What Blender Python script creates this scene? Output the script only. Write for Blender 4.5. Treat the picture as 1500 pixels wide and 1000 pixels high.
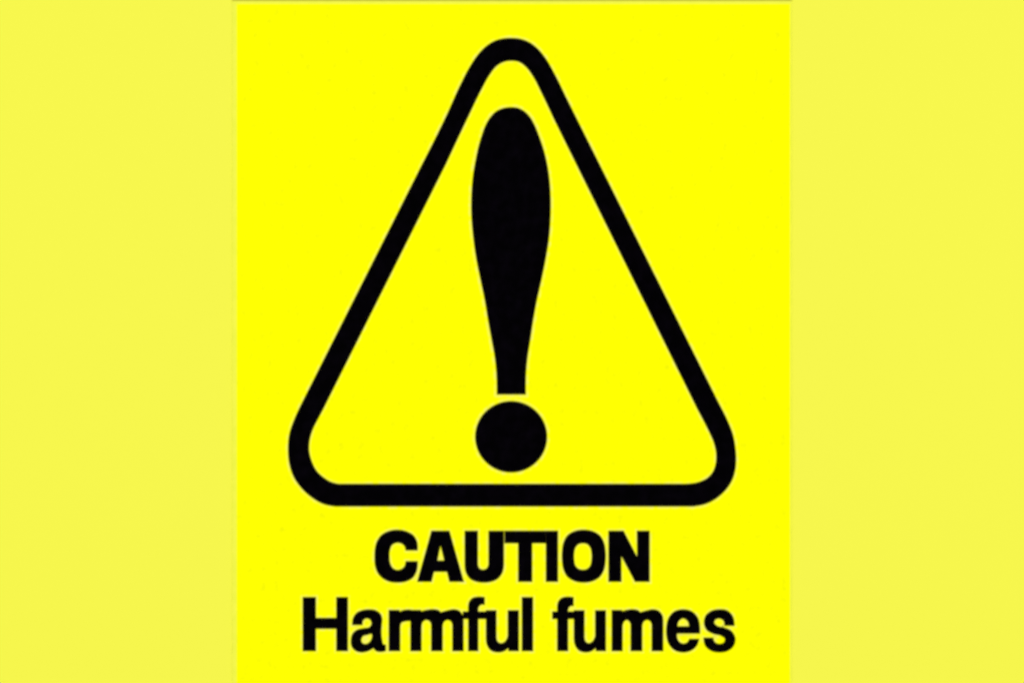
import bpy, math
from mathutils import Vector

# ---------------------------------------------------------------- scale: 1 unit of the drawing = 0.5 mm
S = 0.0005                       # sign is 410 x 500 mm
CZ = 1.5                         # height of the sign's middle on the wall
def W(px, py):                   # drawing unit -> wall plane (x, z)
    return (px - 750.0) * S, CZ - (py - 500.0) * S

for o in list(bpy.data.objects):
    bpy.data.objects.remove(o, do_unlink=True)
scene = bpy.context.scene
C = scene.collection

# ---------------------------------------------------------------- camera
cam_d = bpy.data.cameras.new('camera')
cam_d.lens = 85.0; cam_d.sensor_width = 36.0; cam_d.sensor_fit = 'HORIZONTAL'
cam_d.clip_start = 0.01; cam_d.clip_end = 50.0
cam = bpy.data.objects.new('camera', cam_d); C.objects.link(cam)
FRAME_W = 1500 * S
cam.location = (0.0, -(FRAME_W * cam_d.lens / cam_d.sensor_width) - 0.001, CZ)
cam.rotation_euler = (math.radians(90), 0, 0)
scene.camera = cam

# ---------------------------------------------------------------- world and lamps (even copy light)
world = bpy.data.worlds.new('World'); scene.world = world
world.use_nodes = True
bg = world.node_tree.nodes['Background']
bg.inputs['Color'].default_value = (1, 1, 1, 1)
bg.inputs['Strength'].default_value = 0.60
LAMP_W = 39.5
for sx in (-1, 1):
    ld = bpy.data.lights.new('softbox_lamp', 'AREA')
    ld.shape = 'RECTANGLE'; ld.size = 1.6; ld.size_y = 1.6
    ld.energy = LAMP_W; ld.color = (1, 1, 1)
    lo = bpy.data.objects.new('softbox_lamp', ld); C.objects.link(lo)
    lo.location = (sx * 2.0, -2.9, CZ + 0.25)
    d = Vector((0, 0, CZ)) - lo.location
    lo.rotation_euler = d.to_track_quat('-Z', 'Y').to_euler()

vs = scene.view_settings
vs.view_transform = 'Standard'; vs.look = 'None'; vs.exposure = 0.0; vs.gamma = 1.0
vs.use_curve_mapping = False
scene.render.engine = 'CYCLES'
scene.cycles.pixel_filter_type = 'BLACKMAN_HARRIS'
scene.cycles.filter_width = 3.1          # the soft focus of the photograph

# ---------------------------------------------------------------- materials
def lin(c):
    c /= 255.0
    return c / 12.92 if c <= 0.04045 else ((c + 0.055) / 1.055) ** 2.4

def material(name, a, b, scale, rough, spec, bump=0.0, bump_scale=900.0, detail=4.0, lo=0.35, hi=0.65):
    """two close tones mixed by noise, with a fine relief"""
    m = bpy.data.materials.new(name); m.use_nodes = True
    nt = m.node_tree; N = nt.nodes; L = nt.links
    p = N['Principled BSDF']
    tc = N.new('ShaderNodeTexCoord')
    no = N.new('ShaderNodeTexNoise'); no.inputs['Scale'].default_value = scale; no.inputs['Detail'].default_value = detail
    L.new(tc.outputs['Object'], no.inputs['Vector'])
    r = N.new('ShaderNodeValToRGB')
    r.color_ramp.elements[0].position = lo; r.color_ramp.elements[0].color = (*a, 1)
    r.color_ramp.elements[1].position = hi; r.color_ramp.elements[1].color = (*b, 1)
    L.new(no.outputs['Fac'], r.inputs['Fac'])
    L.new(r.outputs['Color'], p.inputs['Base Color'])
    p.inputs['Roughness'].default_value = rough
    p.inputs['Specular IOR Level'].default_value = spec
    if bump:
        n2 = N.new('ShaderNodeTexNoise'); n2.inputs['Scale'].default_value = bump_scale; n2.inputs['Detail'].default_value = 3
        L.new(tc.outputs['Object'], n2.inputs['Vector'])
        bp = N.new('ShaderNodeBump'); bp.inputs['Strength'].default_value = bump; bp.inputs['Distance'].default_value = 0.0003
        L.new(n2.outputs['Fac'], bp.inputs['Height'])
        L.new(bp.outputs['Normal'], p.inputs['Normal'])
    return m

M_wall  = material('pale_yellow_paint', (.848, .848, .0672), (.8495, .849, .0676), 30, .9, .02, .025, 900)
M_panel = material('pale_plastic_edge', (.80, .835, .060), (.85, .86, .070), 120, .6, .02)
M_edge  = material('dull_olive_edge', (.47, .45, .030), (.52, .49, .040), 160, .7, .02)  # dull olive tone for the narrow strip along the top
M_face  = material('bright_yellow_print', (.83, .84, .0020), (.930, .928, .0004), 210, .6, .005, .015, 500, 4.0, .24, .40)
M_rim   = material('pale_halo', (.925, .92, .004), (.87, .84, .15), 230, .6, .01, lo=.40, hi=.66)  # pale halo added around the black shapes, imitating an image compression fringe
M_ink   = material('matt_black_ink', (.0006, .0004, .0008), (.0018, .0011, .0026), 120, .8, .004, lo=.42, hi=.72)

# ---------------------------------------------------------------- mesh helpers
def mesh_obj(name, verts, faces, m, loc, parent=None, smooth=False):
    me = bpy.data.meshes.new(name)
    me.from_pydata(verts, [], faces); me.validate(); me.update()
    me.materials.append(m)
    o = bpy.data.objects.new(name, me); C.objects.link(o)
    o.parent = parent
    o.location = loc
    return o

def plate(name, x0, x1, z0, z1, y_back, y_front, m, parent=None, origin=(0, 0, 0), ch=0.0):
    """upright plate with its front edges chamfered by ch"""
    cx, cz = (x0 + x1) / 2, (z0 + z1) / 2
    hx, hz = (x1 - x0) / 2, (z1 - z0) / 2
    def ring(i, y): return [(-hx + i, y, -hz + i), (hx - i, y, -hz + i), (hx - i, y, hz - i), (-hx + i, y, hz - i)]
    rings = [ring(0, y_back)]
    if ch:
        rings += [ring(0, y_front + ch), ring(ch, y_front)]
    else:
        rings += [ring(0, y_front)]
    v = [p for r in rings for p in r]
    f = [(3, 2, 1, 0)]
    for k in range(len(rings) - 1):
        for i in range(4):
            j = (i + 1) % 4
            f.append((4*k + i, 4*k + j, 4*k + 4 + j, 4*k + 4 + i))
    n = 4 * (len(rings) - 1)
    f.append((n, n + 1, n + 2, n + 3))
    return mesh_obj(name, v, f, m, (cx - origin[0], 0, cz - origin[2]), parent)

def smooth_loop(pts, n=7):
    """closed outline: points (x, y); (x, y, 1) is a corner; Catmull-Rom between, straight corner to corner"""
    out = []; k = len(pts)
    P = [Vector(p[:2]) for p in pts]; cor = [len(p) > 2 for p in pts]
    for i in range(k):
        j = (i + 1) % k
        a, b = P[i], P[j]
        if cor[i] and cor[j]:
            out.append(a); continue
        h, g = P[i - 1], P[(j + 1) % k]
        L = (b - a).length
        def tan(p, c, q):
            l1 = max((c - p).length, 1e-6); l2 = max((q - c).length, 1e-6)
            t = ((c - p) / l1 * l2 + (q - c) / l2 * l1) / (l1 + l2)
            return t * L
        tb = None if cor[j] else tan(a, b, g)
        ta = None if cor[i] else tan(h, a, b)
        if ta is None: ta = (b - a) * 1.5 - tb * 0.5
        if tb is None: tb = (b - a) * 1.5 - ta * 0.5
        for s in range(n):
            t = s / n; t2 = t * t; t3 = t2 * t
            out.append(a * (2*t3 - 3*t2 + 1) + ta * (t3 - 2*t2 + t) + b * (-2*t3 + 3*t2) + tb * (t3 - t2))
    return out

def area(l): return sum(l[i - 1].x * l[i].y - l[i].x * l[i - 1].y for i in range(len(l))) / 2

def grow(l, d):
    """offset a closed loop outward (d > 0) whatever its turn"""
    s = 1 if area(l) > 0 else -1
    out = []
    k = len(l)
    for i in range(k):
        e1 = (l[i] - l[i - 1]); e2 = (l[(i + 1) % k] - l[i])
        if e1.length < 1e-6 or e2.length < 1e-6: continue
        e1.normalize(); e2.normalize()
        n1 = Vector((e1.y, -e1.x)) * s; n2 = Vector((e2.y, -e2.x)) * s
        b = n1 + n2
        if b.length < 1e-3: continue
        b.normalize()
        out.append(l[i] + b * (d / max(b.dot(n1), 0.6)))
    return out

def printed(name, loops, m, y_back, y_front, parent, parent_world):
    """flat printed or cut-vinyl shape (first loop outer, others holes) filled and given its thickness"""
    xs = [p.x for p in loops[0]]; ys = [p.y for p in loops[0]]
    cx, cz = W((min(xs) + max(xs)) / 2, (min(ys) + max(ys)) / 2)
    cu = bpy.data.curves.new('outline', 'CURVE'); cu.dimensions = '2D'; cu.fill_mode = 'BOTH'
    cu.extrude = abs(y_front - y_back) / 2
    for l in loops:
        sp = cu.splines.new('POLY'); sp.points.add(len(l) - 1); sp.use_cyclic_u = True
        for q, p in zip(sp.points, l):
            x, z = W(p.x, p.y); q.co = (x - cx, z - cz, 0, 1)
    tmp = bpy.data.objects.new('outline', cu); C.objects.link(tmp)
    dg = bpy.context.evaluated_depsgraph_get()
    me = bpy.data.meshes.new_from_object(tmp.evaluated_get(dg), depsgraph=dg)
    bpy.data.objects.remove(tmp, do_unlink=True); bpy.data.curves.remove(cu)
    ym = (y_front + y_back) / 2
    for v in me.vertices:                       # lay the drawing upright: its +z faces -Y
        x, y, z = v.co; v.co = (x, -z, y)
    me.update(); me.name = name
    me.materials.clear(); me.materials.append(m)
    o = bpy.data.objects.new(name, me); C.objects.link(o)
    o.parent = parent
    o.location = Vector((cx, ym, cz)) - Vector(parent_world)
    o['_w'] = (cx, ym, cz)
    return o

# ---------------------------------------------------------------- the wall
wall = plate('wall', -2.0, 2.0, 0.0, 3.0, 0.12, 0.0, M_wall)
wall['kind'] = 'structure'
wall['label'] = 'plain pale yellow painted wall behind the caution sign'

# ---------------------------------------------------------------- the sign
x0, zb = W(340, 1003); x1, zt = W(1160, -2.0)
base = (0.0, 0.0, zb)
sign = bpy.data.objects.new('warning_sign', None); C.objects.link(sign)
sign.empty_display_size = 0.05
sign.location = base
sign['label'] = 'bright yellow rectangular caution sign with black triangle, exclamation mark and harmful fumes wording'
sign['category'] = 'sign'

T = 0.0006                                       # thickness of the plastic sheet
panel = plate('panel', x0, x1, zb, W(0, 1.7)[1], 0.00005, -T, M_panel, sign, base, 0.00012)
panel['label'] = 'thin pale yellow plastic backing sheet showing as a narrow margin'
edge = plate('top_edge', x0, x1, W(0, 1.7)[1] + 0.000002, zt, 0.00005, -T, M_edge, sign, base)
edge['label'] = 'dull olive line along the top of the sign'
fx0, fz0 = W(346.5, 1001.5); fx1, fz1 = W(1157.5, 6.0)
face = plate('yellow_face', fx0, fx1, fz0, fz1, -T + 0.0001, -T - 0.00006, M_face, sign, base)
face['label'] = 'saturated bright yellow printed field'

Y0 = -T - 0.00006
count = [0]
def ink(name, loops, label, rim=2.6):
    k = count[0]; count[0] += 1
    st = (k % 4) * 0.000012                      # neighbours never share a plane
    L = [smooth_loop(l) for l in loops]
    L = [grow(l, 0.5 if i == 0 else -0.5) for i, l in enumerate(L)]     # ink spread
    o = printed(name, L, M_ink, Y0 + 0.00003, Y0 - 0.00013 - st, sign, base)
    o['label'] = label
    R = [grow(L[0], rim)] + [grow(l, -rim * 0.75) for l in L[1:]]
    r = printed('pale_rim', R[:1] if rim_solid(L) else R, M_rim, Y0 + 0.00002, Y0 - 0.00002 - st, o, o['_w'])
    for q in (o, r): del q['_w']
    return o
def rim_solid(L):                                # holes too small to keep a yellow middle
    return any(abs(area(l)) < 420 for l in L[1:])

# triangle with rounded corners
ink('triangle_outline', [
    [(619,240,1),(654,170),(674,126),(688,99),(700,81),(712,68.5),(726,60),(738,57),(749,56.4),(761,57.4),(776,63),(788,72.5),(800,87.5),(812,108.5),(828,141,1),
     (1053,591,1),(1066,617),(1073,635),(1077,656),(1078,673),(1076.5,689),(1072.5,702),(1064.5,715),(1051,728),(1036,736.5),(1015,741,1),
     (492,741,1),(474,737.5),(457,728),(442,714.5),(430,697),(424,678),(422.3,658),(424.5,634),(431,615),(441,593,1)],
    [(653,240,1),(686,170),(706,129),(717,109.5),(727,97),(737,91),(749,89),(761,91),(771,98.5),(782,113.5),(793,135),(812,175,1),
     (1022,599,1),(1031,616),(1040,634),(1046,648),(1049.4,664),(1048.5,680),(1045,690),(1037,699.5),(1025,705.5),(1004,708.7,1),
     (496,708.7,1),(484,705.5),(473.5,699),(463.5,689.5),(456.5,676),(452.5,661),(453,645),(458,628),(465,614),(473,599,1)]],
    'black triangle outline with rounded corners', 3.0)

# exclamation mark
ink('exclamation_stroke', [
    [(738,158.9),(749,157.6),(760,159.2),(769,164.4),(776.7,172.8),(783,184),(789,199),(795,216),(800,235),(803.5,255),(806,285),(806,318),(804,347),(799,379),(792.5,411),(786,440),
     (780.5,470),(776,500),(772.5,522),(770.3,545),(769.8,577.2,1),(728.2,577.2,1),(727.4,545),(725,522),(721,500),(715.5,470),(710.5,440),(704.5,411),(698,379),(693.5,347),
     (691,318),(691,285),(693.5,255),(697,235),(701,216),(706,199),(711.5,184),(718.3,172.5),(727.6,163.2)]],
    'long black teardrop stroke of the exclamation mark', 3.6)
dot = [(748.7 + 52.3 * math.cos(a * math.pi / 12), 639.4 + 51.8 * math.sin(a * math.pi / 12)) for a in range(24)]
ink('exclamation_dot', [dot], 'round black dot of the exclamation mark', 3.6)

def K(*p): return [(x, y, 1) for x, y in p]      # all corners
def box(xa, ya, xb, yb): return K((xa, ya), (xb, ya), (xb, yb), (xa, yb))

t, b = 777.3, 851.2                              # CAUTION, heavy capitals
ink('letter', [[(611.3,805.3,1),(610.5,793),(605.5,784),(597,778.8),(583,775.8),(569.5,777.8),(559.5,783),(553,791.5),(549.6,803),(549,814.5),(550,829),(554,839),(560.5,846),(570,850.8),(583,852.3),
     (596,850.3),(604.5,845.3),(609.5,837),(611.5,821.8,1),(594.6,821.8,1),(592.5,829.5),(588,833.3),(581.5,834.6),(575.5,832),(571.3,825),(570,814.5),(570.6,805.5),(574,797.5),(580.5,794.3),(587.5,795),(592.3,798.5),(594.6,805.3,1)]],
    'heavy capital C of the word CAUTION')
ink('letter', [K((632.3,t),(658,t),(679,b),(658.6,b),(655,836.6),(635.4,836.6),(631.8,b),(611.6,b)), K((645.2,798),(651.2,820.8),(640.2,820.8))], 'heavy capital A of the word CAUTION')
ink('letter', [[(681,t,1),(699.6,t,1),(699.6,826,1),(701.8,831.8),(707.5,834.2),(713.3,832),(716,826,1),(716,t,1),(737.8,t,1),(737.8,826,1),(735.3,838.5),(728,847.5),(718,851.4),(708.5,852.3),(699,851.3),(689,847),(683,838.5),(681,826,1)]],
    'heavy capital U of the word CAUTION')
ink('letter', [K((739.5,t),(798.9,t),(798.9,794.8),(779.2,794.8),(779.2,b),(759.4,b),(759.4,794.8),(739.5,794.8))], 'heavy capital T of the word CAUTION')
ink('letter', [box(800.0, t, 817.0, b)], 'heavy capital I of the word CAUTION')
ink('letter', [[(855,775.8),(868,777.8),(878.5,784),(884.7,795),(886.7,807),(886.7,821),(884.7,833),(878.5,844),(868,850.3),(855,852.3),(842,850.3),(831.5,844),(825.6,833),(823.7,821),(823.7,807),(825.6,795),(831.5,784),(842,777.8)],
     [(854,794.8),(860.5,796.3),(865,801.5),(866.8,809),(866.8,820),(865,828),(860.5,832.8),(854,834.3),(847.3,832.8),(842.6,828),(840.8,820),(840.8,809),(842.6,801.5),(847.3,796.3)]],
    'heavy capital O of the word CAUTION')
ink('letter', [K((891.7,t),(913.2,t),(933.4,815.5),(933.4,t),(951.2,t),(951.2,b),(930.4,b),(910,813.5),(910,b),(891.7,b))], 'heavy capital N of the word CAUTION')

t, x, b = 874.3, 893.2, 952.6                    # Harmful fumes, medium weight
ink('letter', [K((443.8,t),(462.3,t),(462.3,904.7),(493,904.7),(493,t),(509.2,t),(509.2,b),(493,b),(493,920),(462.3,920),(462.3,b),(443.8,b))], 'capital H of the word Harmful', 2.6)
ink('letter', [[(530.5,914.5,1),(516.3,914.5,1),(517.8,904),(523,897),(531,893.5),(540,892.3),(550,893.6),(556.8,898.5),(559.6,907,1),(559.6,938),(561,943),(564.8,944,1),(564.8,952.4,1),(558,953.8),(550.5,952.2),(547.2,948,1),(538,953),(528.5,954.4),(519.5,951.3),(515,945),(514.4,936),(516.5,928),(523,922.2),(533,919.8),(541.5,918),(544.4,913.5),(542.5,907),(536.8,904.8),(532,907.5)],
     [(545,927,1),(545,933.5),(541,940.5),(535,943),(530.3,941),(528.8,936.5),(531.3,931),(537.5,929)]], 'small letter a of the word Harmful', 2.6)
ink('letter', [[(569.8,x,1),(584.6,x,1),(585.3,896,1),(589,894),(594,892.9),(601,892.6,1),(601,908.6,1),(593,909.2),(588,911),(585.8,917,1),(585.8,b,1),(569.8,b,1)]], 'small letter r of the word Harmful', 2.6)
def letter_m(a0, a1, b0, b1, c0, c1, label):
    return ink('letter', [[(a0,x,1),(a1-1,x,1),(a1-.5,895.2,1),((a1+b0)/2,893.2),(b0+4,892.2),(b0+11,894),((b1+b0)/2+5.5,896.6,1),((b1+c0)/2,893.8),(c0+2,892.2),(c0+9.5,894.3),(c1-1.6,900),(c1,908.5,1),(c1,b,1),(c0,b,1),(c0,914,1),(c0-2.5,909),((b1+c0)/2,907),(b1+2.5,909.5),(b1,916,1),(b1,b,1),(b0,b,1),(b0,914,1),(b0-2.5,909),((a1+b0)/2,907),(a1+2.5,909.5),(a1,916,1),(a1,b,1),(a0,b,1)]], label, 2.6)
letter_m(601.6, 617, 632, 648, 663, 678.6, 'small letter m of the word Harmful')
def letter_f(l, r, cl, cr, hr, hb, label):
    return ink('letter', [[(l,b,1),(l,905.6,1),(cl,905.6,1),(cl,895.4,1),(l,895.4,1),(l,889,1),(l+1.6,880.5),(l+6.5,875.4),(l+13.5,873.8),(hr,874.4,1),(hr,hb,1),(r+4.5,hb),(r+1,hb+3),(r,895.4,1),(cr,895.4,1),(cr,905.6,1),(r,905.6,1),(r,b,1)]], label, 2.6)
letter_f(686.2, 700.2, 678.4, 711.8, 709.6, 884.8, 'small letter f of the word Harmful')
def letter_u(l, li, ri, r, label):
    return ink('letter', [[(l,x+.4,1),(li,x+.4,1),(li,933,1),(li+2,939.3),(li+6.5,941.8),(ri-5,939.8),(ri,931,1),(ri,x+.4,1),(r,x+.4,1),(r,b,1),(ri+1,b,1),(ri+.6,947.6,1),(ri-6,952.8),(ri-15,954.4),(l+6.5,951.2),(l+1.6,944),(l,934,1)]], label, 2.6)
letter_u(712.2, 726.8, 744.2, 759.6, 'small letter u of the word Harmful')
ink('letter', [box(764.8, t, 780.4, b)], 'small letter l of the word Harmful', 2.6)
letter_f(816.6, 831.8, 809.4, 840.4, 839.8, 886.6, 'small letter f of the word fumes')
letter_u(841.0, 855.8, 872.2, 887.2, 'small letter u of the word fumes')
letter_m(896.4, 911.6, 924.2, 940.4, 955, 971.2, 'small letter m of the word fumes')
ink('letter', [[(991.6,927,1),(991.6,933),(995,939.7),(1001,942.3),(1007,940.3),(1010,935.4,1),(1023.8,935.4,1),(1020,945.5),(1012,952),(1000.5,954.5),(988,951.2),(980,942.5),(976.6,930),(976.6,917),(980,904),(988,895.3),(1000.5,892.2),(1013.5,895.3),(1021.8,904),(1024.9,917),(1025,927,1)],
     [(992,917,1),(994.3,908.8),(1000.8,904.8),(1007.3,908.8),(1009.8,917,1)]], 'small letter e of the word fumes', 2.6)
ink('letter', [[(1075.6,915.6,1),(1061.6,915.6,1),(1059.8,908),(1053.5,905),(1047.6,907),(1046,911.5),(1050,916),(1061,918.8),(1071.5,924),(1076.8,934),(1074.2,945.5),(1066,952.3),(1054,954.5),(1041.5,952),(1033.5,945),(1031,933.6,1),(1044.5,933.6,1),(1047,940),(1054,942.7),(1060.6,940.5),(1062.3,935),(1057,930.5),(1045.5,927.5),(1035.5,922),(1031.6,912),(1034.2,901),(1042.2,894.5),(1053,892.2),(1065.5,894),(1072.8,901.5)]], 'small letter s of the word fumes', 2.6)
